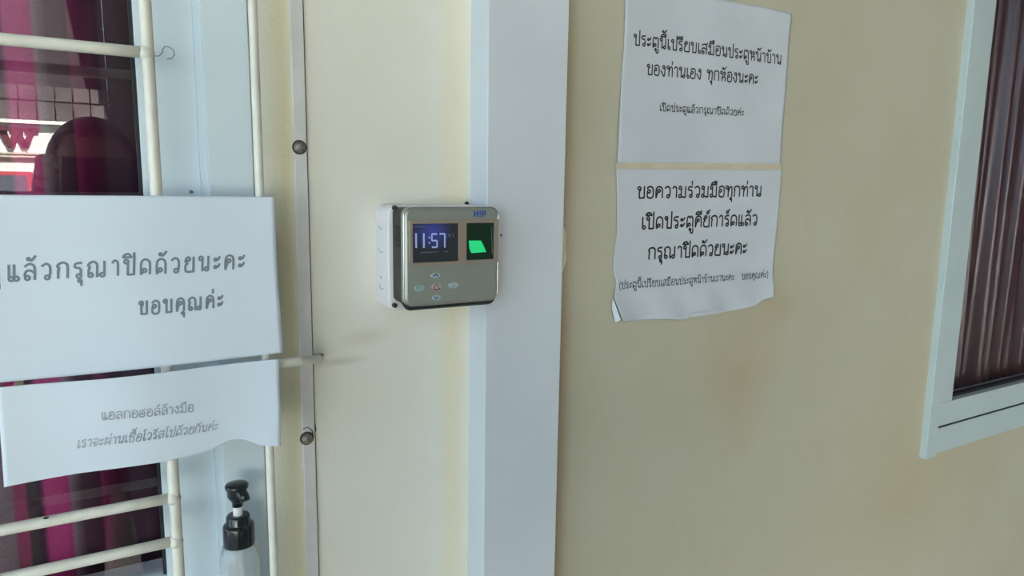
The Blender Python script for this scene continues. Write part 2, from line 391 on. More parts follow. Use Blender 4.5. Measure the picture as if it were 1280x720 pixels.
e = un(394, 449, -.001)
p0 = Vector((x2, RY, zb)); p3 = Vector((e.x, .0-.0005, zb-.002))
pts = [p0, un(350,455,-.0555), un(365,452.5,-.054), un(378,450.5,-.049), un(387.5,449.5,-.036), un(394.5,449,-.020), un(399,448.5,-.0005)]
under(r2, obj('wall_tie', MB().tube(pts, RR*.92, 14), PAINTROD, smooth=True))
for z in (.93, 2.27): under(r2, obj('wall_tie', MB().tube([(x2, RY, z), (x2, -.001 if x2 > FX else -.0045, z)], RR*.8, 12), PAINTROD, smooth=True))
# filler around the tie's wall end
ft = un(398, 444, 0)
blob('cement_patch', 397, 445, -.0003, .007, 'rough brownish cement patch where the steel tie enters the wall', 'filler', .45, mat('rough_cement', srgb(160,148,124), rough=.95, noise=.4, nscale=120), seed=9)
# thread
tp = [(194,70),(199,70),(203,66),(204,61),(206,58),(212,59),(217,63),(218,68),(215,73),(209,74)]
o = obj('loose_thread', MB().tube([un(a, b, RY+.002-.0006*i) for i, (a, b) in enumerate(tp)], .0003, 6), mat('dark_thread', srgb(70,80,84), rough=.8))
tag(o, 'thin dark curled thread sticking out of the grille upright', 'thread')

# ------------------------------------------------------------------ stroke lettering
def o_(cx, cy, r=.12): return ('o', cx, cy, r)
G = {
'ก': (.66, [[(.08,0),(.08,.5),(.13,.64),(.03,.76),(.12,.92),(.32,1),(.5,.93),(.58,.74),(.58,0)]]),
'ข': (.62, [o_(.14,.86), [(.25,.84),(.24,.7),(.15,.58),(.15,.3),(.15,0)],'+', [(.15,0),(.54,0)],'+',[(.54,0),(.54,1)]]),
'ค': (.68, [o_(.31,.62,.11), [(.23,.54),(.13,.2),(.08,0)], [(.08,0),(.07,.55),(.13,.88),(.34,1),(.54,.88),(.6,.6),(.6,0)]]),
'ง': (.54, [o_(.32,.87), [(.44,.86),(.44,.3),(.4,.02),(.3,.02),(.02,.5)]]),
'จ': (.6, [o_(.17,.45), [(.24,.36),(.27,.02),(.38,.02),(.5,.3),(.52,.7),(.42,.94),(.24,1),(.05,.86)]]),
'ช': (.7, [o_(.14,.86), [(.25,.84),(.24,.7),(.15,.58),(.15,0)], [(.15,0),(.54,0)], [(.54,0),(.54,.55),(.44,.72),(.66,1.05)]]),
'ณ': (1.08, [o_(.17,.13), [(.06,.12),(.07,.5),(.13,.64),(.03,.76),(.12,.92),(.3,1),(.46,.93),(.53,.74),(.53,.0)], [(.53,.04),(.72,.18)], o_(.83,.12), [(.94,.12),(.94,1)]]),
'ด': (.68, [o_(.28,.25,.11), [(.2,.18),(.14,.07),(.08,0)], [(.08,0),(.07,.55),(.13,.88),(.34,1),(.54,.88),(.6,.6),(.6,0)]]),
'ต': (.68, [o_(.28,.25,.11), [(.08,0),(.07,.55),(.1,.88),(.22,1),(.33,.86),(.45,1),(.56,.88),(.6,.6),(.6,0)], [(.2,.18),(.14,.07),(.08,0)]]),
'ท': (.68, [o_(.13,.88), [(.24,.88),(.24,0)], [(.24,.4),(.34,.78),(.46,.96),(.56,.9),(.6,.7),(.6,0)]]),
'น': (.7, [o_(.13,.88), [(.23,.88),(.23,0)], [(.23,.04),(.42,.18)], o_(.51,.12), [(.61,.12),(.61,1)]]),
'บ': (.66, [o_(.13,.88), [(.22,.88),(.22,0)], [(.22,0),(.58,0)], [(.58,0),(.58,1)]]),
'ป': (.66, [o_(.13,.88), [(.22,.88),(.22,0)], [(.22,0),(.58,0)], [(.58,0),(.58,1.45)]]),
'ผ': (.7, [o_(.2,.88), [(.08,.88),(.08,0)], [(.08,0),(.34,.5)], [(.34,.5),(.6,0)], [(.6,0),(.6,1)]]),
'ม': (.7, [o_(.13,.88), [(.23,.88),(.23,.14)], o_(.13,.12), [(.23,.06),(.6,.0)], [(.6,0),(.6,1)]]),
'ย': (.66, [o_(.24,.88), [(.12,.88),(.07,.72),(.2,.56)], [(.2,.56),(.08,.45),(.08,.15),(.16,0),(.58,0)], [(.58,0),(.58,1)]]),
'ร': (.5, [o_(.28,.12), [(.39,.14),(.38,.5),(.3,.64),(.1,.68),(.05,.8),(.14,.95),(.42,.98)]]),
'ล': (.66, [o_(.2,.12), [(.1,.1),(.07,.35),(.16,.56),(.36,.58),(.57,.42)], [(.58,0),(.58,.72),(.48,.94),(.28,1),(.07,.86)]]),
'ว': (.56, [o_(.32,.12), [(.43,.12),(.48,.5),(.44,.85),(.26,1),(.04,.86)]]),
'ส': (.7, [o_(.2,.12), [(.1,.1),(.07,.35),(.16,.56),(.36,.58),(.57,.42)], [(.58,0),(.58,.72),(.48,.94),(.28,1),(.07,.86)], [(.46,.9),(.68,1.12)]]),
'ห': (.7, [o_(.13,.88), [(.23,.88),(.23,0)], [(.23,.32),(.4,.42),(.52,.66)], o_(.5,.82), [(.4,.45),(.58,.4),(.6,.25),(.6,0)]]),
'อ': (.62, [o_(.2,.58), [(.09,.56),(.07,.15),(.2,0),(.44,0),(.55,.18),(.55,.76),(.44,.96),(.24,1),(.06,.86)]]),
'ฮ': (.68, [o_(.3,.42,.1), [(.2,.42),(.08,.5),(.07,.15),(.2,0),(.44,0),(.55,.18),(.55,.6),(.44,.8),(.24,.86),(.06,.74)], [(.42,.84),(.66,1.1)]]),
'ะ': (.44, [o_(.12,.7,.08), [(.2,.66),(.3,.72),(.38,.9)], o_(.12,.18,.08), [(.2,.14),(.3,.2),(.38,.38)]]),
'า': (.46, [[(.05,.84),(.18,1),(.34,.9),(.37,.66),(.37,0)]]),
'เ': (.3, [o_(.19,.12), [(.08,.12),(.08,1)]]),
'แ': (.56, [o_(.19,.12), [(.08,.12),(.08,1)], o_(.45,.12), [(.34,.12),(.34,1)]]),
'ไ': (.36, [o_(.24,.12), [(.13,.12),(.13,1.15),(.02,1.32),(.1,1.5),(.3,1.42)]]),
'(': (.3, [[(.25,1.25),(.1,.8),(.1,.2),(.25,-.25)]]),
')': (.3, [[(.05,1.25),(.2,.8),(.2,.2),(.05,-.25)]]),
' ': (.4, []),
}
UP = {'ิ': [[(-.58,1.17),(-.48,1.34),(-.25,1.38),(-.08,1.17)], [(-.58,1.17),(-.08,1.17)]]}
UP['ี'] = UP['ิ'] + [[(-.08,1.17),(-.08,1.5)]]
UP['ื'] = UP['ี'] + [[(-.2,1.3),(-.2,1.5)]]
UP['ั'] = [o_(-.38,1.24,.08), [(-.3,1.2),(-.15,1.2),(-.02,1.45)]]
DN = {'ุ': [o_(-.17,-.2,.08), [(-.08,-.2),(-.08,-.5)]], 'ู': [o_(-.32,-.2,.08), [(-.25,-.2),(-.25,-.48),(-.06,-.48),(-.06,-.14)]]}
TN = {'่': [[(-.08,0),(-.08,.3)]], '้': [o_(-.36,.12,.07), [(-.3,.08),(-.2,.02),(0,.3)]], '์': [o_(-.2,.1,.1), [(-.14,.18),(.0,.36)]]}
def catmull(p, n=4):
    if len(p) < 3: return list(p)
    q = [p[0]]+list(p)+[p[-1]]; out = []
    for i in range(1, len(q)-2):
        for k in range(n):
            t = k/n; a, b, c, d = q[i-1], q[i], q[i+1], q[i+2]
            out.append(tuple(.5*((2*b[j])+(-a[j]+c[j])*t+(2*a[j]-5*b[j]+4*c[j]-d[j])*t*t+(-a[j]+3*b[j]-3*c[j]+d[j])*t**3) for j in (0,1)))
    out.append(p[-1]); return out
def strokes_of(text, jit=0):
    x = 0; out = []
    def put(sts, ox, oy, sc=1):
        for s in sts:
            if s == '+': continue
            if s[0] == 'o':
                _, cx, cy, r = s; pl = [(cx+r*math.cos(a*6.283/10), cy+r*1.1*math.sin(a*6.283/10)) for a in range(11)]
            else: pl = catmull(s)
            out.append([(ox+a*sc, oy+b) for a, b in pl])
    prev_up = False; asc = False; jy = 0
    for ch in text:
        if ch in G:
            jy = random.uniform(-jit, jit); put(G[ch][1], x, jy); x += G[ch][0] + (.1 if jit == 0 else .26); prev_up = False; asc = ch == 'ป'
            adv = (.1 if jit == 0 else .26)
        elif ch in UP: put(UP[ch], x-adv-.02-(.12 if asc else 0), jy); prev_up = True
        elif ch in DN: put(DN[ch], x-adv, jy)
        elif ch in TN: put(TN[ch], x-adv-.04-(.1 if asc else 0), jy+(1.56 if prev_up else 1.2))
    return out, x
def lettering(name, text, a, b, hpx, wt, y, disp, m, slant=0, jit=0, z_off=.0004, parent=None, hs=1.0, custom=None):
    "flat ink strokes lying on the sheet; a, b = ends of the baseline"
    sts, adv = custom or strokes_of(text, jit)
    A = un(a[0], a[1], y); B = un(b[0], b[1], y); e1 = (B-A); Ln = e1.length; e1.normalize(); e2 = Vector((-e1.z, 0, e1.x))
    mid = ((a[0]+b[0])/2, (a[1]+b[1])/2); hh = (un(mid[0], mid[1]-hpx, y)-un(mid[0], mid[1], y)).length
    sx = Ln/adv; s = MB(); wd = wt*hh/2
    for st in sts:
        P = []
        for (u, v) in st:
            uu = u*sx; vv = v*hh
            P.append(Vector((uu+slant*vv, vv)))
        L, Rr = [], []
        for i, p in enumerate(P):
            d = (P[min(i+1,len(P)-1)]-P[max(i-1,0)])
            if d.length < 1e-9: d = Vector((1,0))
            d.normalize(); nn = Vector((-d.y, d.x))*wd
            ex = -d*wd*.5 if i == 0 else (d*wd*.5 if i == len(P)-1 else Vector((0,0)))
            L.append(p+nn+ex); Rr.append(p-nn+ex)
        base = len(s.v)
        for l, r in zip(L, Rr):
            for q in (l, r):
                wp = A+e1*q.x+e2*q.y; s.v.append((wp.x, y+disp(wp.x, wp.z)-z_off, wp.z))
        for i in range(len(L)-1): k = base+2*i; s.f.append((k, k+1, k+3, k+2))
    o = obj(name, s, m)
    if parent: under(parent, o)
    return o
def resample(pl, n):
    pl = [Vector(p) for p in pl]; ds = [0]
    for i in range(1, len(pl)): ds.append(ds[-1]+(pl[i]-pl[i-1]).length)
    out = []
    for k in range(n+1):
        t = ds[-1]*k/n; i = 1
        while i < len(pl)-1 and ds[i] < t: i += 1
        out.append(pl[i-1].lerp(pl[i], (t-ds[i-1])/(ds[i]-ds[i-1])))
    return out
def sheet(name, top, bottom, left, right, y, disp, m, label, N=60, th=.00025):
    "paper whose outline runs along four measured edges, bent by disp(x, z)"
    f = lambda pl: resample([un(a, b, y) for a, b in pl], N)
    Tp, Bt, Lf, Rt = f(top), f(bottom), f(left), f(right); s = MB()
    for j in range(N+1):
        v = j/N
        for i in range(N+1):
            u = i/N
            p = Tp[i]*(1-v)+Bt[i]*v + Lf[j]*(1-u)+Rt[j]*u - (Tp[0]*(1-u)*(1-v)+Tp[N]*u*(1-v)+Bt[0]*(1-u)*v+Bt[N]*u*v)
            s.v.append((p.x, y+disp(p.x, p.z), p.z))
    for j in range(N):
        for i in range(N): a = j*(N+1)+i; s.f.append((a, a+N+1, a+N+2, a+1))
    o = obj(name+'_sheet', s, m, smooth=True); sd = o.modifiers.new('t', 'SOLIDIFY'); sd.thickness = th; sd.offset = 0
    c = (Tp[0]+Bt[N])/2; root = empty(name, (c.x, y, min(v[2] for v in s.v))); o.name = 'paper'
    under(root, o); tag(root, label, 'notice'); return root

# left sheets, hanging on the rods
def d1(x, z): return -.0012*math.sin(x*38+z*5)-.0008*math.sin(z*40)-.006*max(0, (x-.115)/.03)**2*max(0, (z-1.40)/.04)
Y1 = -.0625
n1 = sheet('paper_notice', [(-90,241),(0,243.5),(343,246)], [(-90,487),(0,478),(90,470),(354,441)], [(-90,241),(-90,487)], [(343,246),(347,330),(354,441)], Y1, d1, PAPER,
  'larger white sheet with big grey handwriting on the left grille, the upper of two')
lettering('handwriting', 'ประตู', (-84,358), (7,353), 18.5, .15, Y1, d1, INKS, slant=.08, jit=.035, parent=n1)
lettering('handwriting', 'แล้วกรุณาปิดด้วยนะคะ', (9,352), (311,335), 18.5, .15, Y1, d1, INKS, slant=.08, jit=.035, parent=n1)
lettering('handwriting', 'ขอบคุณค่ะ', (174,393), (283,383), 15.5, .17, Y1, d1, INKS, slant=.08, jit=.03, parent=n1)
bx = un(290, 540, -.0675).x
def d2(x, z):
    lo = max(0, min(1, (1.235-z)/.05))
    return -.0018*math.sin(x*45+1)-.0012*math.sin(z*60+x*20)+lo*(.004*math.exp(-((x-bx)/.018)**2)-.004*math.exp(-((x-bx-.03)/.018)**2))
Y2 = -.0685
n2 = sheet('paper_notice', [(-4,484.5),(120,474),(240,461),(349,449)], [(5,609),(100,592),(205,577),(262,565),(290,551),(305,550),(325,557),(351,557.5)], [(-4,484.5),(0,545),(5,609)], [(349,449),(350,500),(351,557.5)], Y2, d2, PAPER,
  'narrow wavy white sheet with two faint grey printed lines, taped below the larger left sheet')
lettering('printed_text', 'แอลกอฮอล์ล้างมือ', (127,524.5), (243,513.5), 9, .17, Y2, d2, INKG, parent=n2)
lettering('printed_text', 'เราจะผ่านเชื้อไวรัสไปด้วยกันค่ะ', (96,561), (273,537.5), 9, .15, Y2, d2, INKG, slant=.2, parent=n2)
# right posters, on the wall
def d3(x, z): return -.0012-.0006*math.sin(x*30+z*11)-.0005*math.sin(z*46+x*13)
Y3 = -.001
n3 = sheet('paper_notice', [(781,-14),(880,-4),(955,9),(989,17)], [(770.5,207),(870,207),(976,208)], [(781,-14),(779,60),(773,140),(770.5,207)], [(989,17),(985,80),(979,150),(976,208)], Y3, d3, PAPERW,
  'weathered white printed notice with slanting text, upper of the two right of the column')
lettering('printed_text', 'ประตูนี้เปรียบเสมือนประตูหน้าบ้าน', (791,56), (977,80.5), 12, .15, Y3, d3, INK, parent=n3)
lettering('printed_text', 'ของท่านเอง ทุกห้องนะคะ', (808,93), (947,105.5), 12, .15, Y3, d3, INK, parent=n3)
lettering('printed_text', 'เปิดประตูแล้วกรุณาปิดด้วยค่ะ', (824,138.5), (929,145), 7.2, .15, Y3, d3, INK, parent=n3)
Y4 = -.0012
ev = un(765, 350, 0); bb = un(880, 395, 0); c3 = un(880, 385, 0)
def d4(x, z):
    lo = max(0, min(1, (1.335-z)/.05)); lf = max(0, (ev.x+.02-x)/.02)
    return -.0012-.0006*math.sin(x*28+2)-lo*.0035*(1+math.sin(x*80+z*45))*.5-lo*.0025*(1+math.sin(x*42-z*90))*.5-.003*lf*lf*lo
n4 = sheet('paper_notice', [(770,205),(870,206),(977,209)],
  [(775,402),(800,400),(830,398),(856,399),(862,391),(880,388),(905,390),(925,386),(943,381),(952,375),(964,371)],
  [(770,205),(771,268),(771,290),(766,325),(766.5,340),(770,352),(765.5,372),(770,388),(775,402)],
  [(977,209),(974,250),(968,310),(965,345),(966,358),(964,371)], Y4, d4, PAPERW,
  'weathered white printed notice with torn bottom edge, lower of the two right of the column', N=90)
lettering('printed_text', 'ขอความร่วมมือทุกท่าน', (796,247.5), (952,245), 13.2, .165, Y4, d4, INK, parent=n4)
lettering('printed_text', 'เปิดประตูคีย์การ์ดแล้ว', (801,286), (947,281), 13.5, .165, Y4, d4, INK, parent=n4)
lettering('printed_text', 'กรุณาปิดด้วยนะคะ', (809,324), (934,316.5), 13.5, .165, Y4, d4, INK, parent=n4)
lettering('printed_text', '(ประตูนี้เปรียบเสมือนประตูหน้าบ้านเรานะคะ   ขอบคุณค่ะ)', (773,361), (959,346.5), 7, .16, Y4, d4, mat('worn_toner', srgb(84,88,94), rough=.8), parent=n4)
# folded scraps at the torn lower edge
def scrap(pts, y, m, thick=.0003):
    s = MB(); P = [un(a, b, yy) for a, b, yy in pts]; s.quad(*P)
    o = obj('folded_corner', s, m); sd = o.modifiers.new('t', 'SOLIDIFY'); sd.thickness = thick; return o
under(n4, scrap([(766,373,-.003),(771,386,-.006),(776,400,-.007),(769,403,-.004),(765,386,-.003)], 0, PAPER))
under(n4, scrap([(861,397,-.003),(863,389,-.004),(880,387,-.008),(906,390,-.008),(890,393,-.0065)], 0, PAPERW))
# tapes
def tape(pts, y, label):
    s = MB(); s.quad(*[un(a, b, y) for a, b in pts]); o = obj('tape_strip', s, TAPE); sd = o.modifiers.new('t', 'SOLIDIFY'); sd.thickness = .0001
    return tag(o, label, 'tape')
tape([(769,203.5),(976,204.5),(976.5,212),(769,211)], -.0042, 'yellowed tape strip across the joint of the two right notices')
s = MB(); s.quad(un(697,283,-.0008), un(704,281,-.006), un(707.5,292,-.008), un(707.5,308,-.008), un(708,324,-.006), un(703,340,-.004), un(697,344,-.0008))
tag(obj('tape_scrap', s, mat('cream_tape', srgb(222,214,190), rough=.5)), 'peeling cream tape scrap on the wall at the right edge of the column', 'tape')

# ------------------------------------------------------------------ junction box and terminal
bL = un(470, 320, 0).x; bT = un(476, 255, -.01).z; bB = un(476, 386, -.01).z; bR = CX0-.0006
jb = tag(empty('junction_box', ((bL+bR)/2, 0, bB)), 'white plastic junction box on the wall behind the fingerprint terminal', 'box')
under(jb, obj('box_body', rslab(bL, bR, bB, bT, .011, [(-.0003,0),(-.031,.0008),(-.034,.0015)]), WHITEP, smooth=False, bevel=.0008))
KM = mat('knockout_groove', srgb(170,172,184), rough=.5)
for i, (pz, r) in enumerate(((279,.006),(305,.009),(343,.004),(352,.008))):
    zc = un(478, pz, -.018).z; yc = -.016
    a0, a1 = (200, 330) if i % 2 else (20, 160)
    s = MB().tube([(bL-.0001, yc+r*math.sin(math.radians(a)), zc+r*math.cos(math.radians(a))) for a in [120+k*8 for k in range(13)]], .00035, 6)
    under(jb, obj('knockout', s, KM))
tL = un(503, 325, -.066).x; tR = un(622.5, 325, -.068).x
FYc = -.070
tT = un(512, 259, FYc).z; tB = un(515, 384, FYc).z
tm = tag(empty('fingerprint_terminal', ((tL+tR)/2, -.034, tB)), 'silver and black fingerprint door terminal with clock display and green sensor', 'terminal')
bh = under(tm, obj('back_housing', rslab(tL+.0015, tR-.003, tB+.001, tT-.001, .006, [(-.0345,.002),(-.036,0),(-.0624,0)]), BLACKP, bevel=.0006))
fc = rslab(tL, tR, tB, tT, .009, [(-.0625,.0),(-.0665,0),(-.0688,.0012),(FYc,.0035)], 8)
under(tm, obj('front_cover', fc, SILVER, smooth=False))
rim = rrect(tL+.0006, tR-.0006, tB+.0006, tT-.0006, .0085, 8); rim = [(a, -.0682, b) for a, b in rim]; rim.append(rim[0])
under(tm, obj('chrome_rim', MB().tube(rim, .0006, 8, cap=False), CHROME, smooth=True))
lip = rslab(tL+.001, tR-.001, tB-.0045, tB+.012, .008, [(-.0485,.003),(-.064,0),(-.0668,.0018)], 8)
under(tm, obj('lower_lip', lip, BLACKP, bevel=.0005))
for i in range(12):
    z = un(496, 282+i*2.5, -.045).z
    for y in (-.046, -.051, -.056):
        if i < 11: 
            o = obj('vent_slot', MB().box(tL+.0009, tL+.0016, y-.0016, y+.0016, z-.0004, z+.0004), RUBBER); o.parent = bh
           
for py in (260, 385):
    p = un(494, py, -.040); under(tm, obj('corner_tab', MB().lathe([(0,.005),(.0018,.0048),(.0024,.0035),(.0024,0)], (p.x+.001, -.034, p.z-(0.0 if py < 300 else -.002)), 16, 'Y'), BLACKP, smooth=True))
def FP(px, py, y): return un(px, py, y)
y = FYc
# raised champagne bezel with two openings
def rect(pxa, pya, pxb, pyb, yy=y):
    p = un(pxa, (pya), yy); q = un(pxb, pyb, yy); return p.x, q.x, q.z, p.z
bx0, bx1, bz0, bz1 = rect(511.5, 276, 621.5, 328.5); 
sx0, sx1, sz0, sz1 = rect(515, 279.5, 572.5, 325.5)
gx0, gx1, gz0, gz1 = rect(582.3, 279, 617, 323.7)
sz1 = un(515,279.8,y).z; sz0 = un(515,328.6,y).z; bz0 = un(513,332.5,y).z; bz1 = un(511.5,275.8,y).z; gz1 = sz1; gz0 = sz0+.0005
bzl = MB(); yb0, yb1 = y-.0018, y+.001
bzl.box(bx0, bx1, yb0, yb1, sz1, bz1); bzl.box(bx0, bx1, yb0, yb1, bz0, sz0)
bzl.box(bx0, sx0, yb0, yb1, sz0, sz1); bzl.box(sx1, gx0, yb0, yb1, sz0, sz1); bzl.box(gx1, bx1, yb0, yb1, sz0, sz1)
under(tm, obj('window_bezel', bzl, GOLDB))
LCD = emis('display_glass', (.10,.13,.32,1), .20); LCD.node_tree.nodes['Principled BSDF'].inputs['Roughness'].default_value = .15
nt = LCD.node_tree; tc = nt.nodes.new('ShaderNodeTexCoord'); gd = nt.nodes.new('ShaderNodeTexGradient'); gd.gradient_type = 'SPHERICAL'
mp = nt.nodes.new('ShaderNodeMapping'); mp.vector_type = 'TEXTURE'; cc = un(540,290,y)
mp.inputs['Location'].default_value = (cc.x, y, cc.z); mp.inputs['Scale'].default_value = (.022, .1, .018)
cr = nt.nodes.new('ShaderNodeValToRGB'); cr.color_ramp.elements[0].color = (.03,.045,.06,1); cr.color_ramp.elements[1].color = (.09,.12,.62,1)
nt.links.new(tc.outputs['Object'], mp.inputs[0]); nt.links.new(mp.outputs[0], gd.inputs[0]); nt.links.new(gd.outputs[0], cr.inputs[0]); nt.links.new(cr.outputs[0], nt.nodes['Principled BSDF'].inputs['Emission Color'])
LCD.node_tree.nodes['Principled BSDF'].inputs['Emission Strength'].default_value = .55
dsp = under(tm, obj('display', rslab(sx0-.0002, sx1+.0002, sz0-.0002, sz1+.0002, .0015, [(y+.0005,0),(y-.0004,0)]), LCD))
DIG = emis('display_digits', (.38,.5,.95,1), .95); DIG2 = emis('display_small_text', (.3,.36,.5,1), .45)
def seg(s, a, b, wpx, yy=y-.0006):
    A = un(a[0], a[1], yy); B = un(b[0], b[1], yy); d = (B-A).normalized(); nn = Vector((-d.z, 0, d.x))*(wpx/2*.00093)
    s.quad(A+nn, B+nn, B-nn, A-nn)
s = MB()
def dg(s, segs, x0, y0, x1, y1, wpx):
    ym = (y0+y1)/2
    P = {'a':((x0,y0),(x1,y0)),'b':((x1,y0),(x1,ym)),'c':((x1,ym),(x1,y1)),'d':((x0,y1),(x1,y1)),'e':((x0,ym),(x0,y1)),'f':((x0,y0),(x0,ym)),'g':((x0,ym),(x1,ym))}
    for k in segs: seg(s, *P[k], wpx)
seg(s, (520,291.5), (520.3,310), 2.0); seg(s, (529.7,291.5), (529.9,310), 2.0)
dg(s, 'afgcd', 539.8, 292.5, 546.3, 309, 1.7); dg(s, 'abc', 549.5, 292.3, 556, 309.5, 1.7)
seg(s, (536.6,296), (536.6,298), 1.6); seg(s, (536.8,302.5), (536.8,304.5), 1.6)
o = obj('clock_digits', s, DIG); under(tm, o); o.parent = dsp
s = MB(); dg(s, 'fgbc', 560.5, 292.5, 562.5, 297, .5); dg(s, 'abc', 564.3, 292.5, 566.5, 297, .5)
seg(s, (558.6,293.5), (558.6,294.2), .7); seg(s, (558.6,295.8), (558.6,296.5), .7)
random.seed(4)
for (xa, xb, yy0, yy1, h) in ((515.8,531,283.5,283.6,1.4),(526,547.5,315.8,314.9,1.8),(555.5,559.5,314.6,314.4,1.5)):
    x = xa
    while x < xb:
        t = (x-xa)/(xb-xa); yy = yy0+(yy1-yy0)*t; w_ = random.choice((.9, 1.1)); 
        seg(s, (x, yy-h/2), (x, yy+h/2), .45); seg(s, (x+.25, yy+random.choice((-h/2, 0, h/2))), (x+w_, yy), .4); x += 1.9 if random.random() > .15 else 2.8
o = tag(obj('small_display_text', s, DIG2), kind='stuff'); o.parent = dsp
# optical sensor: dark well with a glowing prism face
WELL = mat('dark_sensor_well', srgb(8,22,18), rough=.12, spec=.6)
wz = MB().box(gx0-.0002, gx1+.0002, y-.0002, y+.0008, gz0-.0002, gz1+.0002)
_b = WELL.node_tree.nodes['Principled BSDF']; _b.inputs['Emission Color'].default_value = (0,.3,.14,1); _b.inputs['Emission Strength'].default_value = .06   # faint emission stands in for green spill from the prism
sw = under(tm, obj('sensor_window', wz, WELL))
s = MB(); pr_ = [(585.9,300.8),(601.2,300.6),(604.5,307),(608,315),(598,315.8),(589.2,316.4),(586.8,311)]
s.quad(*[un(a, b, y-.00035) for a, b in pr_])
GREEN = emis('green_sensor_glow', (.015,.95,.30,1), 1.0)
o = obj('glowing_prism', s, GREEN); o.parent = sw
s = MB(); seg(s, (614.2,284), (615.2,318), .7, y-.0004)
o = obj('sensor_edge', s, mat('sensor_edge_plastic', srgb(88,110,100), rough=.3)); o.parent = sw
# brand letters
s = MB(); yy = y-.0002
seg(s,(593.3,263.6),(593.1,271.2),1.7,yy); seg(s,(597.6,263.6),(597.4,271.2),1.7,yy); seg(s,(593,267.4),(597.6,267.4),1.5,yy)
seg(s,(600.4,263.5),(600.3,269.0),1.6,yy); seg(s,(600.3,269.9),(600.2,271.4),1.6,yy)
seg(s,(603.4,263.6),(603.2,271.2),1.7,yy); seg(s,(603,264.2),(607,264.2),1.4,yy); seg(s,(606.6,264.0),(606.5,268),1.5,yy); seg(s,(603.2,267.9),(607,267.9),1.3,yy)
under(tm, obj('brand_letters', s, mat('blue_print', srgb(10,78,160), rough=.4)))
# keys
KEY = mat('pale_key_plastic', srgb(160,178,182), rough=.4); KEYP = mat('pale_pink_key_plastic', srgb(172,162,158), rough=.4)
BLU = mat('blue_symbol_print', srgb(28,70,120), rough=.5); RED = mat('dark_red_symbol_print', srgb(120,40,48), rough=.5); GRN = mat('grey_green_symbol_print', srgb(110,140,142), rough=.5)
def oval(cx, cy, rx_, ry_, yy, n=20):
    C = un(cx, cy, yy); r1 = (un(cx+rx_, cy, yy)-C).length; r2 = (un(cx, cy-ry_, yy)-C).length
    return [(C.x+r1*math.cos(6.283*a/n), C.z+r2*math.sin(6.283*a/n)) for a in range(n)]
def key(cx, cy, rx_, ry_, m):
    ol = oval(cx, cy, rx_, ry_, y); n = len(ol); s = MB(); k = .8
    C = un(cx, cy, y)
    s.v += [(a, y+.0002, b) for a, b in ol]+[(a, y-.0004, b) for a, b in ol]+[(C.x+(a-C.x)*k, y-.0007, C.z+(b-C.z)*k) for a, b in ol]
    for j in (0, 1):
        for a in range(n): s.f.append((j*n+a, j*n+(a+1)%n, (j+1)*n+(a+1)%n, (j+1)*n+a))
    s.f.append(tuple(2*n+a for a in range(n))); return under(tm, obj('key', s, m, smooth=False))
def sym(k, name, segs_, m, wpx=.6):
    s = MB()
    for a, b in zip(segs_[:-1], segs_[1:]):
        if a and b: seg(s, a, b, wpx, y-.00085)
    o = obj(name, s, m); o.parent = k
k = key(544.3, 344.2, 6, 3.4, KEY); sym(k, 'up_arrow', [(541.6,345.6),(544.6,342.3),(547.2,345.4)], BLU, 1.3)
k = key(545.3, 372.0, 5.6, 3.2, KEY); sym(k, 'down_arrow', [(542.6,370.8),(545.6,373.6),(547.8,370.6)], BLU, 1.3)
k = key(524.2, 360.2, 6.2, 4.2, KEY); sym(k, 'menu_mark', [(521,358.5),(527.6,358.1),(527.7,362.4),(521.2,362.8),(521,358.5),(524.3,361),(527.6,358.1)], GRN, .6)
k = key(545.6, 358.4, 6.4, 4.6, KEYP); sym(k, 'bell_mark', [(541.4,361.8),(542.8,360),(543,357.2),(544.6,355.6),(546.4,355.6),(547.8,357.1),(548,359.7),(550.4,361.2),(541.4,361.8),None,(544.6,362.7),(546.6,362.6)], RED, .75)
k = key(566.6, 356.4, 6.4, 4.2, KEY); sym(k, 'confirm_mark', [(562,353.8),(563.2,353.8),None,(564.4,353.7),(565.6,353.6),None,(566.6,353.5),(568,353.5),None,(564.5,358.5),(566,359.6),(569.4,356.6)], GRN, .8)
# faint moulded ring logo right of the keys
s = MB(); LG = mat('faint_grey_mark', srgb(152,156,148), rough=.4)
for (cx, cy, r) in ((587.6,354.8,2.6),(603,355,9),(610.5,353,3.4)):
    ol = oval(cx, cy, r, r*.62, y-.0002, 24); ol.append(ol[0])
    for a, b in zip(ol[:-1], ol[1:]):
        d = Vector((b[0]-a[0], b[1]-a[1])).normalized()*.0003; yy = y-.0002
        s.quad((a[0]-d.y, yy, a[1]+d.x), (b[0]-d.y, yy, b[1]+d.x), (b[0]+d.y, yy, b[1]-d.x), (a[0]+d.y, yy, a[1]-d.x))
for j in range(3): seg(s, (597.5,344.2+j*1.7), (605,343.6+j*1.7), .4, y-.0002)
under(tm, obj('fingerprint_mark', s, LG))

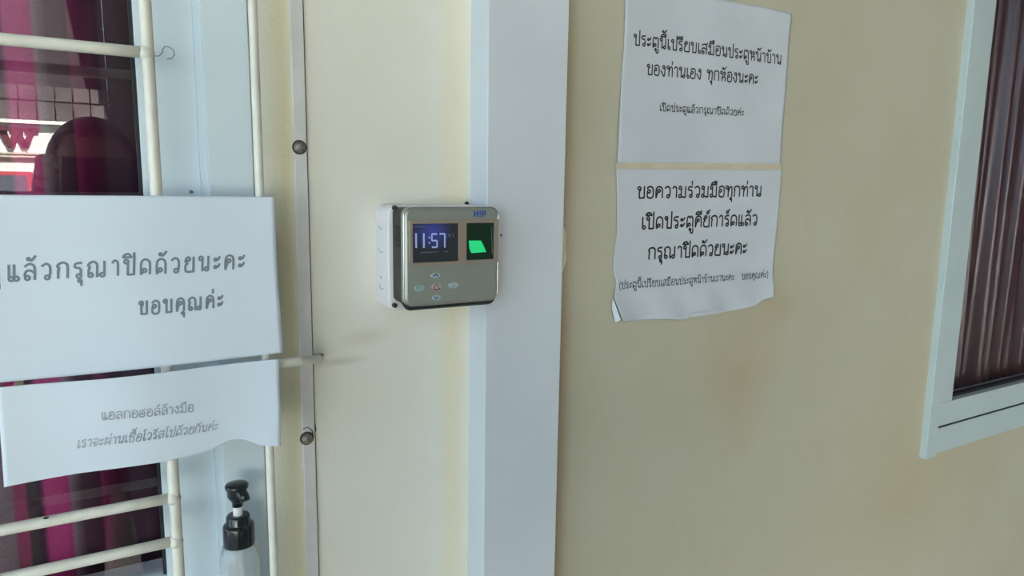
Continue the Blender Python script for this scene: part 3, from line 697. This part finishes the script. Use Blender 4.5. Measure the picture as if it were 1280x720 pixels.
# ------------------------------------------------------------------ pump bottle
pb = un(297, 640, -.030); PX = pb.x; PY = -.032; ZB = W1Z0
pt = un(298, 602, PY).z; rc_ = (un(316.5,655,PY)-un(277.5,655,PY)).length/2*1.0
capT = un(297, 643, PY).z; capB = un(297, 680, PY).z; body_r = (un(320,712,PY)-un(271.5,712,PY)).length/2
body_r = min(body_r, .0205); rc_ = min(rc_, .0165)
bt = tag(empty('pump_bottle', (PX, PY, ZB)), 'clear plastic bottle with black pump head before the left window frame', 'bottle')
CLR = bpy.data.materials.new('clear_plastic'); CLR.use_nodes = True; b = CLR.node_tree.nodes['Principled BSDF']
b.inputs['Base Color'].default_value = (.93,.96,.97,1); b.inputs['Transmission Weight'].default_value = .83; b.inputs['Roughness'].default_value = .06; b.inputs['IOR'].default_value = 1.35
zt = capB-ZB
prof = [(0,.0),(body_r*.9,0),(body_r,.004),(body_r,zt-.014),(body_r*.96,zt-.006),(rc_*1.05,zt-.001),(rc_*.85,zt+.0005),(rc_*.85,zt+.006),(rc_*.85-.0012,zt+.006),(rc_*.85-.0012,zt),(rc_*1.0-.001,zt-.003),(body_r-.0014,zt-.016),(body_r-.0014,.006),(body_r*.88,.002),(0,.002)]
under(bt, obj('bottle_body', MB().lathe([(r, h) for r, h in prof], (PX, PY, ZB), 40), CLR, smooth=True))
hgt = capT-capB
cp = MB().lathe([(rc_*.84,0),(rc_,.0),(rc_*1.0,.001),(rc_,hgt*.60),(rc_*.95,hgt*.68),(rc_*.76,hgt*.72),(rc_*.74,hgt*.95),(rc_*.68,hgt),(rc_*.3,hgt),(rc_*.3,hgt*.8)], (PX, PY, capB), 40)
co = under(bt, obj('screw_collar', cp, PUMPB, smooth=True, bevel=.0006)); 
stz = un(297, 631, PY).z
under(bt, obj('pump_stem', MB().lathe([(.0001,-.010),(.0043,-.010),(.0043,stz-capT+.003),(.0001,stz-capT+.003)], (PX, PY, capT), 24), WHITEP, smooth=False))
hd = MB().lathe([(.0040,0),(.0048,.0),(.0050,.006),(.0075,.010),(.0088,.013),(.0090,.020),(.0102,.0225),(.0106,.025),(.0098,.0272),(.006,.0288),(0,.0294)], (PX, PY, stz-.001), 32)
hsc = (pt-stz)/.0284
for i, v in enumerate(hd.v): hd.v[i] = (v[0], v[1], stz-.001+(v[2]-stz+.001)*hsc)
ph = under(bt, obj('pump_head', hd, PUMPB, smooth=True))
zn = stz+.0185*hsc
nzl = obj('nozzle', MB().tube([(PX+.001, PY-.002, zn), (PX+.003, PY-.008, zn-.0015), (PX+.0045, PY-.0125, zn-.003), (PX+.005, PY-.0145, zn-.006)], [.0058,.0054,.0048,.0042], 16), PUMPB, smooth=True)
nzl.parent = ph
under(bt, obj('dip_tube', MB().tube([(PX, PY, ZB+.006), (PX+.004, PY, ZB+.05), (PX, PY, capT-.012)], .0022, 12), WHITEP, smooth=True))

# ------------------------------------------------------------------ across the yard: what the left pane mirrors
YG = .016                                            # mirror plane
def rf(px, py, yf):
    "point of the plane y=-yf whose mirror image shows at the pixel"
    p = un(px, py, yf+2*YG); return Vector((p.x, -yf, p.z))
FYD = 7.0
WHITE_F = mat('white_rendered_facade', srgb(240,238,230), rough=.8, noise=.05, nscale=2)
REDF = mat('red_window_frame', srgb(190,70,74), rough=.5)
bd = tag(empty('shop_building', (-2, -FYD, 0)), 'white building across the yard with red framed window and tiled eaves', 'building')
e_r = rf(133, 90, FYD).x
sgT = rf(0, 154, FYD).z; 
def BP(name, *a, m=WHITE_F): return under(bd, obj(name, MB().box(*a), m))
BP('wall', -6, e_r, -FYD-.5, -FYD, 0, sgT)
DARKR = mat('dark_roof_sheet', srgb(30,22,24), rough=.8, noise=.2, nscale=3)
gut = rf(0, 148, FYD-.25)
BP('gutter', -6, rf(96,150,FYD-.25).x, -FYD+.002, -FYD+.06, gut.z-.02, gut.z+.012)
s = MB(); rp = rf(0, 82, FYD); 
s.quad((-6,-FYD-.5,sgT+.001), (e_r,-FYD-.5,sgT+.001), (e_r,-FYD-2.4,6.2), (-6,-FYD-2.4,6.2)); o = under(bd, obj('roof', s, DARKR)); sd = o.modifiers.new('t','SOLIDIFY'); sd.thickness = .1; sd.offset = 1
TILE = mat('weathered_roof_tile', srgb(96,90,88), rough=.8, noise=.5, nscale=3)
for (pa, pb_) in ((100,119),(123,146)):
    za, zb_ = rf(0, pa, FYD).z, rf(0, pb_, FYD).z; x = -6
    n = 0
    while x < e_r:
        under(bd, obj('roof_tile', MB().box(x, min(x+.13, e_r), -FYD-.2-(0 if pa > 110 else .12), -FYD-.13-(0 if pa > 110 else .12), zb_, za), TILE)); x += .142 if x > -2 else .6; n += 1
za = rf(0, 80, FYD).z; BP('ridge_strip', -6, e_r, -FYD-.4, -FYD-.3, za-.012, za+.012)
# sign letter
SIGN = mat('dark_red_sign_letter', srgb(96,40,44), rough=.6)
a, b_ = rf(2, 161, FYD), rf(42, 185, FYD); s = MB()
def stroke(s, p, q, wdt, yy):
    d = (q-p).normalized(); nn = Vector((-d.z, 0, d.x))*wdt/2
    for ysh in (0,): s.quad(p+nn, q+nn, q-nn, p-nn)
x0_, x1_, zt_, zb2 = a.x, b_.x, a.z, b_.z; Y_ = -FYD+.03
P = [Vector((x0_+(x1_-x0_)*t, Y_, zt_ if k % 2 == 0 else zb2)) for k, t in enumerate((0,.27,.5,.73,1))]
for i in range(4): stroke(s, P[i], P[i+1], .045, Y_)
for k in (0, 2, 4): stroke(s, P[k]+Vector((-.05,0,0)), P[k]+Vector((.05,0,0)), .03, Y_)
wo = obj('sign_letter', s, SIGN); sd = wo.modifiers.new('t','SOLIDIFY'); sd.thickness = .03; under(bd, wo)
for py in (191, 195):
    z = rf(0, py, FYD).z; BP('ledge_line', -6, rf(80,py,FYD).x, -FYD, -FYD+.04, z-.008, z+.008, m=mat('beige_ledge', srgb(200,190,170), rough=.8))  # beige ledge lines across the facade
wa, wb = rf(-60, 213, FYD), rf(45, 262, FYD)
wf = BP('red_window', wa.x, wb.x, -FYD, -FYD+.05, wb.z, wa.z, m=REDF)
wa2, wb2 = rf(-55, 218, FYD), rf(38, 262, FYD)
o = obj('window_pane', MB().box(wa2.x, wb2.x, -FYD+.05, -FYD+.055, wb2.z+.05, wa2.z), mat('facade_window_glass', srgb(90,96,104), rough=.2)); o.parent = wf
# dark backdrop added to the right of it, keeps the mirrored view dark
hd_ = obj('added_backdrop_wall', MB().box(e_r+.001, 9, -FYD-.3, -FYD, 0, 7.5), mat('dark_backdrop', srgb(24,26,22), rough=.95, spec=0, noise=.3, nscale=3))
tag(hd_, 'tall dark backdrop wall added across the yard beside the white building', 'wall')

# ------------------------------------------------------------------ the person holding the phone (seen mirrored in the pane)
hc = rf(118, 214, 1.02)
HZ = hc.z; HX = hc.x; HY = -1.04
pr = tag(empty('person', (HX, HY-.05, 0)), 'person in dark shirt standing with both hands raised, holding a phone', 'person')
SKIN = mat('skin', srgb(150,110,88), rough=.5); HAIR = mat('black_hair', srgb(16,13,14), rough=.5, bump=.5, bscale=300); SHIRT = mat('dark_shirt', srgb(40,34,48), rough=.9); PANTS = mat('dark_trousers', srgb(32,34,44), rough=.9)
def skin(name, verts, edges, radii, m, parent, sub=2, root=0):
    me = bpy.data.meshes.new(name); me.from_pydata(verts, edges, []); o = bpy.data.objects.new(name, me); COL.objects.link(o)
    sk = o.modifiers.new('skin', 'SKIN'); sk.use_smooth_shade = True
    for i, r in enumerate(radii):
        d = me.skin_vertices[0].data[i]; d.radius = (r, r) if not isinstance(r, tuple) else r; d.use_root = (i == root)
    sb = o.modifiers.new('sub', 'SUBSURF'); sb.levels = sub; sb.render_levels = sub
    me.materials.append(m); return under(parent, o)
hz = HZ; X = HX; Yb = HY-.05
sh = hz-.27
V = [(X,Yb,.86),(X,Yb,1.02),(X,Yb,sh-.06),(X,Yb,sh+.03),(X,Yb+.015,sh+.10),
     (X-.17,Yb,sh),(X-.24,Yb+.02,sh-.24),(X-.115,-D-.07,H-.045),
     (X+.17,Yb,sh),(X+.24,Yb+.02,sh-.24),(.095,-D-.07,H-.045),
     (X-.09,Yb,.80),(X-.10,Yb+.03,.45),(X-.10,Yb,.08),(X-.11,Yb+.13,.035),
     (X+.09,Yb,.80),(X+.10,Yb+.03,.45),(X+.10,Yb,.08),(X+.11,Yb+.13,.035)]
V[7] = (-.105, -D-.075, H-.05)
Ed = [(0,1),(1,2),(2,3),(3,4),(2,5),(5,6),(6,7),(2,8),(8,9),(9,10),(0,11),(11,12),(12,13),(13,14),(0,15),(15,16),(16,17),(17,18)]
Rd = [(.14,.10),(.13,.10),(.15,.10),.055,.05,.06,.042,.026,.06,.042,.026,.085,.058,.042,.035,.085,.058,.042,.035]
body = skin('body', V, Ed, Rd, SHIRT, pr)
# head: shaped sphere with brow, nose, jaw
hm = bmesh.new(); bmesh.ops.create_icosphere(hm, subdivisions=4, radius=1)
for v in hm.verts:
    x_, y_, z_ = v.co
    jaw = max(0, -z_); sxx = .074*(1-.25*jaw); 
    yy = y_*.092+.012*jaw*(1 if y_ > 0 else -1)*0
    nose = .022*math.exp(-((x_/.16)**2+((z_+.12)/.2)**2))*(1 if y_ > 0 else 0)
    eye = -.008*sum(math.exp(-(((x_-q)/.14)**2+((z_-.05)/.1)**2)) for q in (-.38,.38))*(1 if y_ > 0 else 0)
    lips = .005*math.exp(-((x_/.28)**2+((z_+.48)/.07)**2))*(1 if y_ > 0 else 0)
    v.co = (x_*sxx, yy+nose+eye+lips, z_*.115)
me = bpy.data.meshes.new('head'); hm.to_mesh(me); hm.free(); me.materials.append(SKIN)
for p in me.polygons: p.use_smooth = True
hdo = bpy.data.objects.new('head', me); COL.objects.link(hdo); hdo.location = (X, HY-.02, hz-.005); under(pr, hdo)
def child_of_head(nm, mb, m, smooth=True):
    o = obj(nm, mb, m, smooth=smooth); o.parent = hdo; return o
hr = bmesh.new(); bmesh.ops.create_icosphere(hr, subdivisions=4, radius=1)
dl = [v for v in hr.verts if v.co.y > .25+.3*v.co.z and v.co.z < .62 or v.co.z < -.75]
bmesh.ops.delete(hr, geom=dl, context='VERTS')
for v in hr.verts: v.co = (v.co.x*.092, v.co.y*.104-.004, v.co.z*.116+.006)
me = bpy.data.meshes.new('hair'); hr.to_mesh(me); hr.free(); me.materials.append(HAIR)
o = bpy.data.objects.new('hair', me); COL.objects.link(o); o.parent = hdo; o.modifiers.new('t','SOLIDIFY').thickness = .01
for sgn in (-1, 1):
    child_of_head('ear', MB().tube([(sgn*.073,-.008,-.022),(sgn*.083,-.012,.0),(sgn*.085,-.014,.02),(sgn*.076,-.004,.03)], [.008,.010,.010,.006], 10), SKIN)
    child_of_head('eye', MB().lathe([(0,.011),(.007,.008),(.010,.002),(.008,-.006)], (sgn*.029, .075, .005), 16, 'Y'), WHITEP)
child_of_head('neck', MB().tube([(0,-.02,-.19),(0,-.014,-.12),(0,-.008,-.07)], [.052,.048,.05], 20), SKIN)
# hands: palm and five curled fingers each, closing on the phone
for sgn in (-1, 1):
    wx = sgn*.105 if sgn < 0 else .095; yb = -D-.06
    hv = [(wx, yb-.015, H-.05), (wx-sgn*.004, yb-.004, H-.01)]; he = [(0,1)]; hr_ = [.024, (.034,.014)]
    for k in range(4):
        zf = H+.032-k*.021; l = (.9, 1, .95, .8)[k]; b0 = len(hv)
        hv += [(wx-sgn*.006, yb+.006, zf*.6+(H-.0)*.4), (wx+sgn*.004-sgn*.01, yb+.022, zf), (wx-sgn*(.012+.010*l), yb+.0405, zf), (wx-sgn*(.012+.030*l), yb+.0415, zf-.003)]
        he += [(1,b0),(b0,b0+1),(b0+1,b0+2),(b0+2,b0+3)]; hr_ += [.010,.009,.0085,.007]
    b0 = len(hv); hv += [(wx-sgn*.012, yb-.010, H-.015), (wx-sgn*.030, yb+.000, H-.005), (wx-sgn*.048, yb+.008, H+.004)]; he += [(1,b0),(b0,b0+1),(b0+1,b0+2)]; hr_ += [.012,.010,.008]
    skin('hand', hv, he, hr_, SKIN, pr)
ph_ = tag(empty('phone', EYE), 'dark phone held level in both hands in front of the face', 'phone')
Mp = Matrix((rx, ry, rz)).transposed().to_4x4(); Mp.translation = EYE; ph_.matrix_world = Mp
def pp(name, mb, m, **k):
    o = obj(name, mb, m, **k); o.parent = ph_; return o
pp('case', MB().box(-.075,.075,-.036,.036,.0015,.0100), BLACKP, bevel=.002)
pp('screen', MB().box(-.066,.066,-.033,.033,.0100,.0106), emis('phone_screen', (.5,.5,.45,1), .5))
